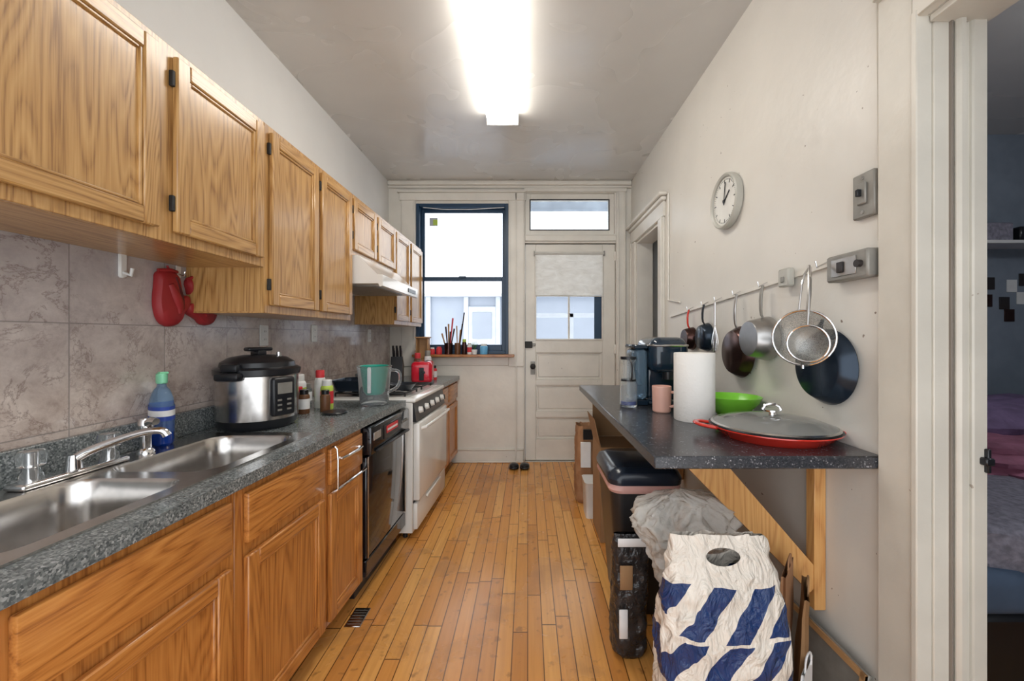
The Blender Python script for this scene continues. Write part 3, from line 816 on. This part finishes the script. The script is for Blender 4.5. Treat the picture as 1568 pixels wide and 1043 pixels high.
b = B('brush_holder'); b.lathe([(0, 0), (.03, 0), (.032, .12), (.028, .12), (.026, .01), (0, .01)], brownj, T(-.735, 4.25, 1.1505))
for i, (dx, dz) in enumerate(((.03, .24), (.07, .42), (-.01, .28), (.05, .3))):
    b.cyl((-.735+dx*.2, 4.25, 1.17), (-.735+dx, 4.25, 1.17+dz), .004, (woodsp, copper)[i % 2], .007, 8)
b.done()
jar('small_bottle', -.665, 4.25, .024, .16, copper, label_y, None, 1.1505)
jar('paint_jar', -.61, 4.25, .025, .12, label_w, white, label_r, 1.1505)
jar('blue_cup', -.46, 4.25, .04, .11, mat('light_blue', (.15, .45, .75), .3), white, None, 1.1505)
b = B('potted_plant')
b.lathe([(0, 0), (.025, 0), (.032, .05), (.028, .05), (0, .045)], label_w, T(-.555, 4.215, 1.1505))
for k in range(9):
    a = k*2.4; L = .03+.008*(k % 3)
    p0 = Vector((-.555, 4.215, 1.195)); p1 = p0+Vector((math.cos(a)*L*.5, math.sin(a)*L*.5, .05)); p2 = p0+Vector((math.cos(a)*L, math.sin(a)*L, .07+.01*(k % 4)))
    b.tube([p0, p1, p2], [.002, .008, .001], leafm, 6, smooth=1, flat=.3)
b.done()

# ------------------------------------------------------------------ right wall shelf
s = B('counter_shelf')
s.box(.39, 1.098, 1.247, 3.06, .93, .97, shelf_m, .004)
s.box(.62, 1.078, 1.49, 1.535, .89, .93, pine, .002)
s.box(1.055, 1.098, 1.49, 1.535, .33, .93, pine, .002)
A = Vector((.60, 1.495, .90)); C = Vector((1.07, 1.495, .42)); dv = (C-A).normalized(); nn = Vector((dv.z, 0, -dv.x))*.038
s.extr([A-nn+Vector((0.03,0,.03)), C-nn, C+nn, A+nn+Vector((-.03,0,.03))], (0, .036, 0), pine)
s.box(.95, 1.098, 2.85, 2.89, .89, .93, pine, .002).box(1.055, 1.098, 2.85, 2.89, .33, .93, pine, .002)
s.done()

lidg = mat('lid_glass', (.50, .51, .49), .05, 0, .55, var=(1, 0), ior=1.3)
b = B('red_saute_pan'); M = T(.905, 1.50, .9705, math.radians(-12))
b.lathe([(0, 0), (.17, 0), (.205, .030), (.215, .035), (.215, .039)], redp, M, seg=56)
b.lathe([(.215, .039), (.2, .037), (.166, .006), (0, .006)], panblk, M, seg=56)
for sg in (-1, 1):
    b.tube([(sg*.20, -.05, .032), (sg*.25, -.045, .038), (sg*.27, 0, .04), (sg*.25, .045, .038), (sg*.20, .05, .032)], .011, redp, 10, M, 2, .6)
b.lathe([(.206, .039), (.208, .045), (.2, .049), (.198, .045)], steel, M, seg=56)
b.lathe([(.2, .048), (.15, .066), (.08, .077), (.0, .08)], lidg, M, seg=56)
b.lathe([(.014, .079), (.012, .088), (.03, .093), (.03, .098), (0, .10)], chrome, M)
b.tube([(-.032, 0, .097), (-.02, 0, .118), (.02, 0, .118), (.032, 0, .097)], .006, chrome, 8, M, 1)
b.done()
b = B('paper_towel_roll'); b.lathe([(.02, .0), (.084, 0), (.086, .004), (.086, .292), (.084, .296), (.02, .296), (.02, 0)], paper, T(.74, 1.80, .9705), seg=48)
b.done()
b = B('coffee_mug'); M = T(.655, 1.98, .9705, math.radians(180))
b.lathe([(0, 0), (.038, 0), (.043, .006), (.046, .125), (.044, .127), (.041, .12), (.038, .01), (0, .008)], pink, M)
b.tube([(-.035, .03, .10), (-.07, .05, .10), (-.07, .05, .04), (-.03, .03, .03)], .007, pink, 8, M, 2); b.done()
b = B('green_bowl'); b.lathe([(0, 0), (.06, 0), (.065, .008), (.115, .06), (.13, .09), (.126, .09), (.108, .058), (.058, .012), (0, .01)], greenb, T(.955, 1.90, .9705), seg=48)
b.done()
b = B('coffee_maker'); M = T(.735, 2.24, .9705)
cm = mat('coffee_maker_black', (.010, .024, .042), .12, coat=.5)
tank = mat('smoked_tank', (.16, .25, .34), .08, 0, .6, ior=1.2)
b.box(-.09, .12, -.02, .2, 0, .33, cm, .03, M, 3)
b.box(-.09, .12, -.13, .2, .17, .365, cm, .06, M, 6)
b.box(-.09, .12, -.16, .0, 0, .035, cm, .012, M, 2)
b.box(-.07, .10, -.15, -.03, .035, .04, steel, .001, M)
b.tube([(-.092, -.06, .32), (-.06, -.134, .32), (.10, -.134, .32), (.122, -.06, .32)], .006, steel, 8, M, 1)
b.cyl((.015, -.08, .14), (.015, -.08, .18), .03, black, M=M)
b.box(-.165, -.092, -.08, .12, .03, .30, tank, .025, M, 3); b.box(-.168, -.090, -.08, .12, .30, .325, cm, .008, M); b.box(-.168, -.09, -.08, .12, .0, .03, cm, .004, M)
b.done()
b = B('glass_carafe'); M = T(.53, 2.13, .9705)
b.lathe([(0, 0), (.04, 0), (.045, .01), (.045, .10), (.034, .17), (.03, .22), (.04, .25), (.037, .25), (.027, .22), (.031, .17), (.04, .10), (.04, .012), (0, .01)], clear, M)
b.lathe([(0, .002), (.0395, .012), (.0395, .03), (0, .03)], bluel, M)
b.lathe([(.0405, .135), (.0395, .145)], black, M); b.lathe([(.041, .248), (.041, .262), (0, .265)], black, M)
b.tube([(.0, -.036, .14), (0, -.075, .15), (0, -.072, .23), (0, -.038, .25)], .005, black, 8, M, 1)
b.done()
b = B('wine_glass'); b.lathe([(0, 0), (.035, 0), (.006, .01), (.005, .09), (.03, .12), (.042, .16), (.036, .21), (.034, .21), (.038, .16), (.026, .125), (0, .1)], clear, T(.90, 2.12, .9705)); b.done()
b = B('storage_canister'); b.lathe([(0, 0), (.07, 0), (.07, .26), (.072, .265), (.072, .29), (0, .295)], greym, T(.86, 2.68, .9705)); b.done()

# pan rail
ra = lambda y: 1.485+(3.22-y)/(3.22-1.247)*.13
r = B('pan_rail')
r.extr([(RX-.012, 1.44, ra(1.44)-.008), (RX-.012, 3.1, ra(3.1)-.008), (RX-.012, 3.1, ra(3.1)+.008), (RX-.012, 1.44, ra(1.44)+.008)], (.012, 0, 0), trim_m)
for y in (2.66, 2.44, 2.27, 2.07, 1.84, 1.47):
    z = ra(y)
    r.tube([(RX-.012, y, z+.01), (RX-.05, y, z-.01), (RX-.055, y, z+.012)], .003, chrome, 6)
r.done()
B('wall_cable').tube([(RX-.006, 1.255, 2.97), (RX-.006, 1.262, 2.4), (RX-.006, 1.256, 1.9), (RX-.006, 1.257, 1.64)], .006, post_m, 8, smooth=2).done()
h = B('wall_hook'); h.box(RX-.012, RX, 1.26, 1.30, 2.90, 2.95, greym, .003).tube([(RX-.012, 1.28, 2.93), (RX-.05, 1.28, 2.90), (RX-.055, 1.28, 2.93)], .005, greym); h.done()
def hung(name, y, zc, r_, dep, m, hm, htop, ang=0, tilt=0, x=1.085):
    b = B(name)
    M = wallR(y, zc, x) @ Matrix.Rotation(tilt, 4, 'X') @ Matrix.Rotation(ang, 4, 'Z')
    b.lathe([(0, .004+dep*.0), (r_*.9, .004), (r_, 0), (r_*1.01, .003), (r_*.97, dep*.3), (r_*.82, dep*.95), (r_*.78, dep), (0, dep*.985)], m, M, seg=44)
    zt = .02
    b.tube([(0, r_*.9, zt), (0, r_*1.15, zt+.012), (0, (htop-zc)*.8, zt+.012), (0, htop-zc, zt+.002)], [.006, .009, .011, .008], hm, 10, M, 1, .6)
    b.done()
hung('saucepan', 2.66, 1.325, .075, .06, copper, redp, 1.515, math.radians(3))
hung('frying_pan', 2.44, 1.335, .085, .05, panblue, panblk, 1.53, 0)
hung('frying_pan', 2.06, 1.26, .13, .05, copper, alu, 1.555, 0)
hung('saucepan', 1.83, 1.33, .098, .09, alu, greym, 1.57, 0)
hung('frying_pan', 1.46, 1.23, .135, .05, panblue, panblk, 1.40, 0)
b = B('wire_whisk')
for k in range(4):
    a = k*math.pi/4; dx, dy = math.cos(a)*.022, math.sin(a)*.022
    b.tube([(1.05, 2.27, 1.40), (1.05+dx, 2.27+dy, 1.30), (1.05, 2.27, 1.235), (1.05-dx, 2.27-dy, 1.30), (1.05, 2.27, 1.40)], .0015, chrome, 6, smooth=2)
b.cyl((1.05, 2.27, 1.40), (1.05, 2.27, 1.53), .006, chrome); b.done()
def mesh_mat():
    m, t, bb = nt('strainer_mesh')
    bb.inputs['Base Color'].default_value = (.38, .38, .36, 1); bb.inputs['Metallic'].default_value = .7; bb.inputs['Roughness'].default_value = .45
    v = N(t, 'ShaderNodeTexVoronoi'); v.inputs['Scale'].default_value = 380; t.links.new(pos(t), v.inputs['Vector'])
    a = math_(t, 'ADD', math_(t, 'MULTIPLY', math_(t, 'GREATER_THAN', v.outputs['Distance'], .5), .35), .33); t.links.new(a, bb.inputs['Alpha'])
    return m
mm = mesh_mat()
for nm, y, zc, rr, xx, tl in (('mesh_strainer', 1.405, 1.335, .095, .955, .70),):
    b = B(nm); M = wallR(y, zc, xx) @ Matrix.Rotation(tl, 4, 'Y')
    b.lathe([(rr, 0), (rr*.93, -.02), (rr*.7, -.04), (rr*.35, -.052), (0, -.055)] , mm, M, seg=40)
    circ = [(rr*math.cos(i*math.pi/20), rr*math.sin(i*math.pi/20), 0) for i in range(41)]
    b.tube(circ, .004, chrome, 8, M)
    b.tube([(-.012, rr, 0), (-.012, rr+.12, -.04), (0, rr+.17, -.09), (.012, rr+.12, -.04), (.012, rr, 0)], .0035, chrome, 8, M, 1)
    b.tube([(0, -rr, 0), (0, -rr-.012, 0)], .005, chrome, 8, M)
    rr = .062
    b.lathe([(rr, .012), (rr*.93, -.01), (rr*.7, -.025), (0, -.035)] , mm, M @ T(.02, -.02, .01), seg=40)
    b.tube([(p[0]*.65+.02, p[1]*.65-.02, .022) for p in circ], .004, chrome, 8, M)
    b.tube([(.02, .042, .022), (.015, .18, -.02), (-.005, .26, -.085)], [.004, .007, .005], alu, 8, M, 1)
    b.done()

# clock
b = B('wall_clock'); M = wallR(2.205, 2.075)
face = mat('clock_face', (.74, .73, .68), .4); rimm = mat('clock_rim', (.46, .45, .40), .35)
b.lathe([(.13, 0), (.147, .004), (.15, .02), (.148, .036), (.14, .042), (.13, .036), (.128, .028)], rimm, M, seg=64)
b.lathe([(0, .027), (.128, .027)], face, M, seg=64)
for i in range(60):
    R_ = M @ Matrix.Rotation(i*math.pi/30, 4, 'Z'); L = .020 if i % 5 == 0 else .006
    b.box(-.0025 if i % 5 == 0 else -.001, .0025 if i % 5 == 0 else .001, .118-L, .118, .0275, .0285, black, 0, R_)
b.box(-.004, .004, -.015, .07, .029, .031, black, 0, M @ Matrix.Rotation(-.9, 4, 'Z'))
b.box(-.003, .003, -.02, .1, .031, .033, black, 0, M @ Matrix.Rotation(-.15, 4, 'Z'))
b.lathe([(.008, .03), (.008, .036), (0, .036)], black, M); b.done()

b = B('light_switch'); M = wallR(1.305, 1.795)
b.box(-.043, .043, -.072, .072, 0, .02, greym, .004, M)
b.box(-.018, .018, -.03, .04, .02, .028, greym, .004, M); b.box(-.006, .006, -.005, .018, .028, .042, black, .002, M)
for v in (-.055, .055): b.cyl((0, v, .02), (0, v, .023), .006, steel, M=M)
b.done()
b = B('junction_box'); M = wallR(1.345, 1.572)
b.box(-.088, .088, -.045, .045, .0, .045, greym, .006, M)
b.box(-.06, .045, -.03, .03, .045, .048, alu, .003, M); b.box(-.03, -.005, -.018, .018, .048, .054, dframe, .002, M)
b.cyl((.06, .0, .045), (.06, .0, .058), .012, dframe, M=M)
b.done()
b = B('doorbell_box'); M = wallR(1.68, 1.575, 1.088); b.box(-.035, .035, -.03, .045, 0, .03, rimm, .006, M); b.box(-.01, .01, -.012, .012, .03, .035, greym, .003, M); b.done()

# ------------------------------------------------------------------ floor things
def loft(b, cx, cy, z0, prof, m, M=None, ex=.55, amp=.02, fr=7, seed=0, nu=90, cap=True, ridge=.9):
    vs = []; fs = []
    def sp(v, e): return math.copysign(abs(v)**e, v)
    n = len(prof)
    for j, (z, rx, ry, ox, oy) in enumerate(prof):
        for i in range(nu):
            th = 2*math.pi*i/nu
            x = sp(math.cos(th), ex)*rx; y = sp(math.sin(th), ex)*ry
            p = Vector((x*fr, y*fr, z*fr*.7+seed)); q = p*2.1
            k = amp*(noise.noise(p)+ridge*(.25-abs(noise.noise(q)))*2+ridge*.6*(.2-abs(noise.noise(q*2.2+Vector((5, 0, 0)))))*2)
            L = math.hypot(x, y) or 1
            w_ = min(1, L/.08)
            vs.append((cx+ox+x+x/L*k*w_, cy+oy+y+y/L*k*w_, z0+max(0, z+(k*.5 if j == n-1 else 0))))
    for j in range(n-1):
        for i in range(nu): fs.append([j*nu+i, j*nu+(i+1) % nu, (j+1)*nu+(i+1) % nu, (j+1)*nu+i])
    if cap: fs.append(list(range(nu))[::-1])
    b.add(vs, fs, m, M)
def interp(keys, n):
    out = []
    for k in range(n+1):
        z = keys[0][0]+(keys[-1][0]-keys[0][0])*k/n
        for a, c_ in zip(keys, keys[1:]):
            if a[0] <= z <= c_[0]+1e-9:
                t_ = (z-a[0])/(c_[0]-a[0])
                out.append(tuple(p+(q-p)*t_ for p, q in zip(a, c_))); break
    return out
b = B('trash_can'); M = T(.56, 2.10, 0)
def rloft(b, sections, m, M):
    vs = []; fs = []; n = None
    for z, hx, hy, r_ in sections:
        l = rrect(-hx, hx, -hy, hy, r_); n = len(l); vs += [(p[0], p[1], z) for p in l]
    for j in range(len(sections)-1):
        for i in range(n): fs.append([j*n+i, j*n+(i+1) % n, (j+1)*n+(i+1) % n, (j+1)*n+i])
    fs.append(list(range(n))[::-1]); fs.append([(len(sections)-1)*n+i for i in range(n)])
    b.add(vs, fs, m, M)
rloft(b, [(0, .11, .15, .04), (.02, .12, .16, .05), (.60, .165, .20, .06)], bin_m, M)
rloft(b, [(.60, .168, .203, .06), (.615, .175, .210, .06), (.64, .17, .205, .06)], pinkbag, M)
rloft(b, [(.64, .175, .21, .06), (.665, .178, .213, .06), (.695, .165, .20, .06), (.715, .13, .16, .05), (.72, .05, .08, .03)], lid_m, M)
b.done()
b = B('striped_plastic_bag')
loft(b, .582, 1.24, 0.001, interp([(0, .13, .06, 0, 0), (.03, .17, .09, 0, 0), (.2, .185, .10, 0, 0), (.45, .188, .095, 0, 0), (.58, .172, .065, 0, -.015), (.66, .155, .035, -.005, -.02), (.72, .150, .02, -.008, -.02), (.745, .14, .012, -.01, -.02)], 90), bag_m, amp=.014, fr=6, seed=3, nu=150)
b.done(80)
b = B('clear_plastic_bag')
loft(b, .625, 1.545, 0.001, interp([(0, .08, .06, 0, 0), (.04, .10, .08, 0, 0), (.4, .11, .08, 0, 0), (.55, .15, .10, -.01, .01), (.64, .195, .12, -.03, .02), (.69, .18, .10, -.03, .02), (.725, .12, .06, -.02, .01), (.745, .05, .03, -.05, 0), (.75, .01, .01, -.05, 0)], 90), bagclear, amp=.022, fr=7, seed=13, ex=.85, nu=160, ridge=1.6)
b.done(80)
b = B('black_rubbish_bag')
loft(b, .43, 1.735, 0.001, interp([(0, .05, .055, 0, 0), (.02, .07, .07, 0, 0), (.25, .074, .07, 0, 0), (.42, .072, .06, 0, 0), (.48, .068, .03, 0, -.02), (.51, .066, .010, .0, -.03)], 60), bagblack, amp=.009, fr=8, seed=23, ex=.5, nu=110, ridge=.9)
b.box(.372, .49, 1.668, 1.672, .47, .505, label_w, .002)
b.box(.378, .43, 1.655, 1.660, .30, .40, cardb, .002); b.box(.375, .41, 1.655, 1.660, .10, .22, label_w, .002)
b.done(80)
b = B('paper_bag')
def pbag(x, y, w_, d_, h_, rz, m, lean):
    M = T(x, y, .003, rz) @ Matrix.Rotation(lean, 4, 'Y')
    n = 8; vs = []; fs = []
    for j in range(n+1):
        z = h_*j/n; q = 1-.55*(j/n)**1.5
        for p in ((-d_/2*q, -w_/2), (0.0, -w_/2+.02*(1-q)), (d_/2*q, -w_/2), (d_/2*q, w_/2), (0, w_/2-.02*(1-q)), (-d_/2*q, w_/2)):
            vs.append((p[0]+.008*noise.noise(Vector((p[0]*9, p[1]*9, z*7))), p[1]+.01*noise.noise(Vector((z*8, p[1]*9, p[0]*7))), z+(.006*math.sin(p[1]*40) if j == n else 0)))
    for j in range(n):
        for i in range(6): fs.append([j*6+i, j*6+(i+1) % 6, (j+1)*6+(i+1) % 6, (j+1)*6+i])
    fs.append(list(range(6)))
    b.add(vs, fs, m, M)
    b.tube([(d_*.2, -.03, h_-.01), (d_*.2, -.025, h_+.04), (d_*.2, .025, h_+.04), (d_*.2, .03, h_-.01)], .003, m, 6, M, 2)
pbag(.865, 1.38, .17, .03, .56, math.radians(-40), kraft, .03)
pbag(.925, 1.39, .18, .03, .48, math.radians(-32), cardb, .05)
pbag(.875, 1.28, .11, .02, .30, math.radians(-50), label_w, .02)
b.box(-.002, .0, -.05, .05, .06, .12, label_r, 0, T(.862, 1.27, .004, math.radians(-50)))
b.box(-.002, .0, -.05, .05, .18, .24, label_r, 0, T(.862, 1.27, .004, math.radians(-50)))
b.done()
b = B('leaning_picture_frame'); M = T(1.025, 1.44, .004) @ Matrix.Rotation(.13, 4, 'Y')
b.box(-.0, .012, -.18, .2, 0, .28, greym, .002, M)
for y0, y1, z0, z1 in ((-.18, .2, 0, .02), (-.18, .2, .26, .28), (-.18, -.16, 0, .28), (.18, .2, 0, .28)): b.box(-.012, .0, y0, y1, z0, z1, woodsp, .002, M)
b.done()
b = B('cardboard_box'); b.box(.47, .80, 2.62, 2.92, .0, .62, cardb, .003)
b.extr([(.47, 2.62, .62), (.47, 2.92, .62), (.43, 2.92, .80), (.43, 2.62, .80)], (.004, 0, 0), cardb)
b.extr([(.47, 2.92, .62), (.80, 2.92, .62), (.80, 2.93, .86), (.47, 2.93, .86)], (0, .004, 0), cardb); b.done()
b = B('small_waste_bin'); rloft(b, [(0, .07, .08, .02), (.26, .08, .095, .025), (.265, .083, .098, .025)], white, T(.50, 3.05, 0)); b.done()
b = B('grocery_sack')
loft(b, .47, 3.32, 0.001, interp([(0, .06, .08, 0, 0), (.03, .08, .1, 0, 0), (.4, .08, .1, 0, 0), (.62, .07, .08, 0, 0)], 30), kraft, amp=.012, fr=9, seed=4)
b.box(.42, .5, 3.2, 3.22, .3, .5, label_w, .002); b.box(.44, .52, 3.205, 3.225, .52, .6, black, .002)
b.done()
b = B('slippers')
for x, a in ((-.14, 1.2), (-.03, 1.7)):
    b.ell((x, 4.12, .02), (.05, .09, .019), black, .8, .1, 4, 2, nu=24, nv=12)
    b.ell((x, 4.09, .035), (.045, .05, .022), black, 1, .1, 4, 2, nu=24, nv=12)
b.done()
b = B('floor_vent'); b.box(-.845, -.77, 1.86, 1.99, 0, .006, steel, .002)
for i in range(6): b.box(-.838, -.777, 1.875+i*.019, 1.877+i*.019, .006, .0065, greym, 0)
b.done()

# ------------------------------------------------------------------ outside
b = B('porch_wall')
b.box(-5, 4, 7.0, 7.1, -1, 2.02, outm, 0)
b.box(-5, 4, 6.9, 7.1, 2.02, 2.07, outw, 0)
for x in (-1.75, -1.1, -.55, .0): b.box(x, x+.08, 6.95, 7.0, -1, 2.02, outw, .004)
b.box(-1.02, -.55, 6.96, 7.0, -1, 1.85, outw, .004)
b.box(-.95, -.62, 6.945, 6.96, 1.3, 1.75, outm, .004)
b.done()
b = B('porch_railing')
b.box(-.1, 3, 6.0, 6.06, 1.62, 1.68, outw, .004).box(.6, .68, 6.0, 6.06, 0, 1.68, outw, .004); b.done()

# ------------------------------------------------------------------ light
wd = bpy.data.worlds.new('World'); scene.world = wd; wd.use_nodes = True
bg = wd.node_tree.nodes['Background']; bg.inputs['Color'].default_value = (.92, .96, 1, 1); bg.inputs['Strength'].default_value = 2.75
pl = bpy.data.lights.new('bedroom_fill_light', 'POINT'); pl.energy = 22; pl.color = (.9, .93, 1); pl.shadow_soft_size = .12  # unseen point light added to brighten the bedroom, no fixture
po = bpy.data.objects.new('bedroom_fill_light', pl); po.location = (2.9, 1.2, 2.7); scene.collection.objects.link(po)

cam = bpy.data.cameras.new('camera'); co = bpy.data.objects.new('camera', cam); scene.collection.objects.link(co)
co.location = (0, 0, 1.34); co.rotation_euler = (math.radians(90), 0, 0)
cam.sensor_width = 36; cam.lens = 620/1568*36; cam.shift_x = -24/1568; cam.shift_y = -6.5/1568; cam.clip_start = .01
scene.camera = co
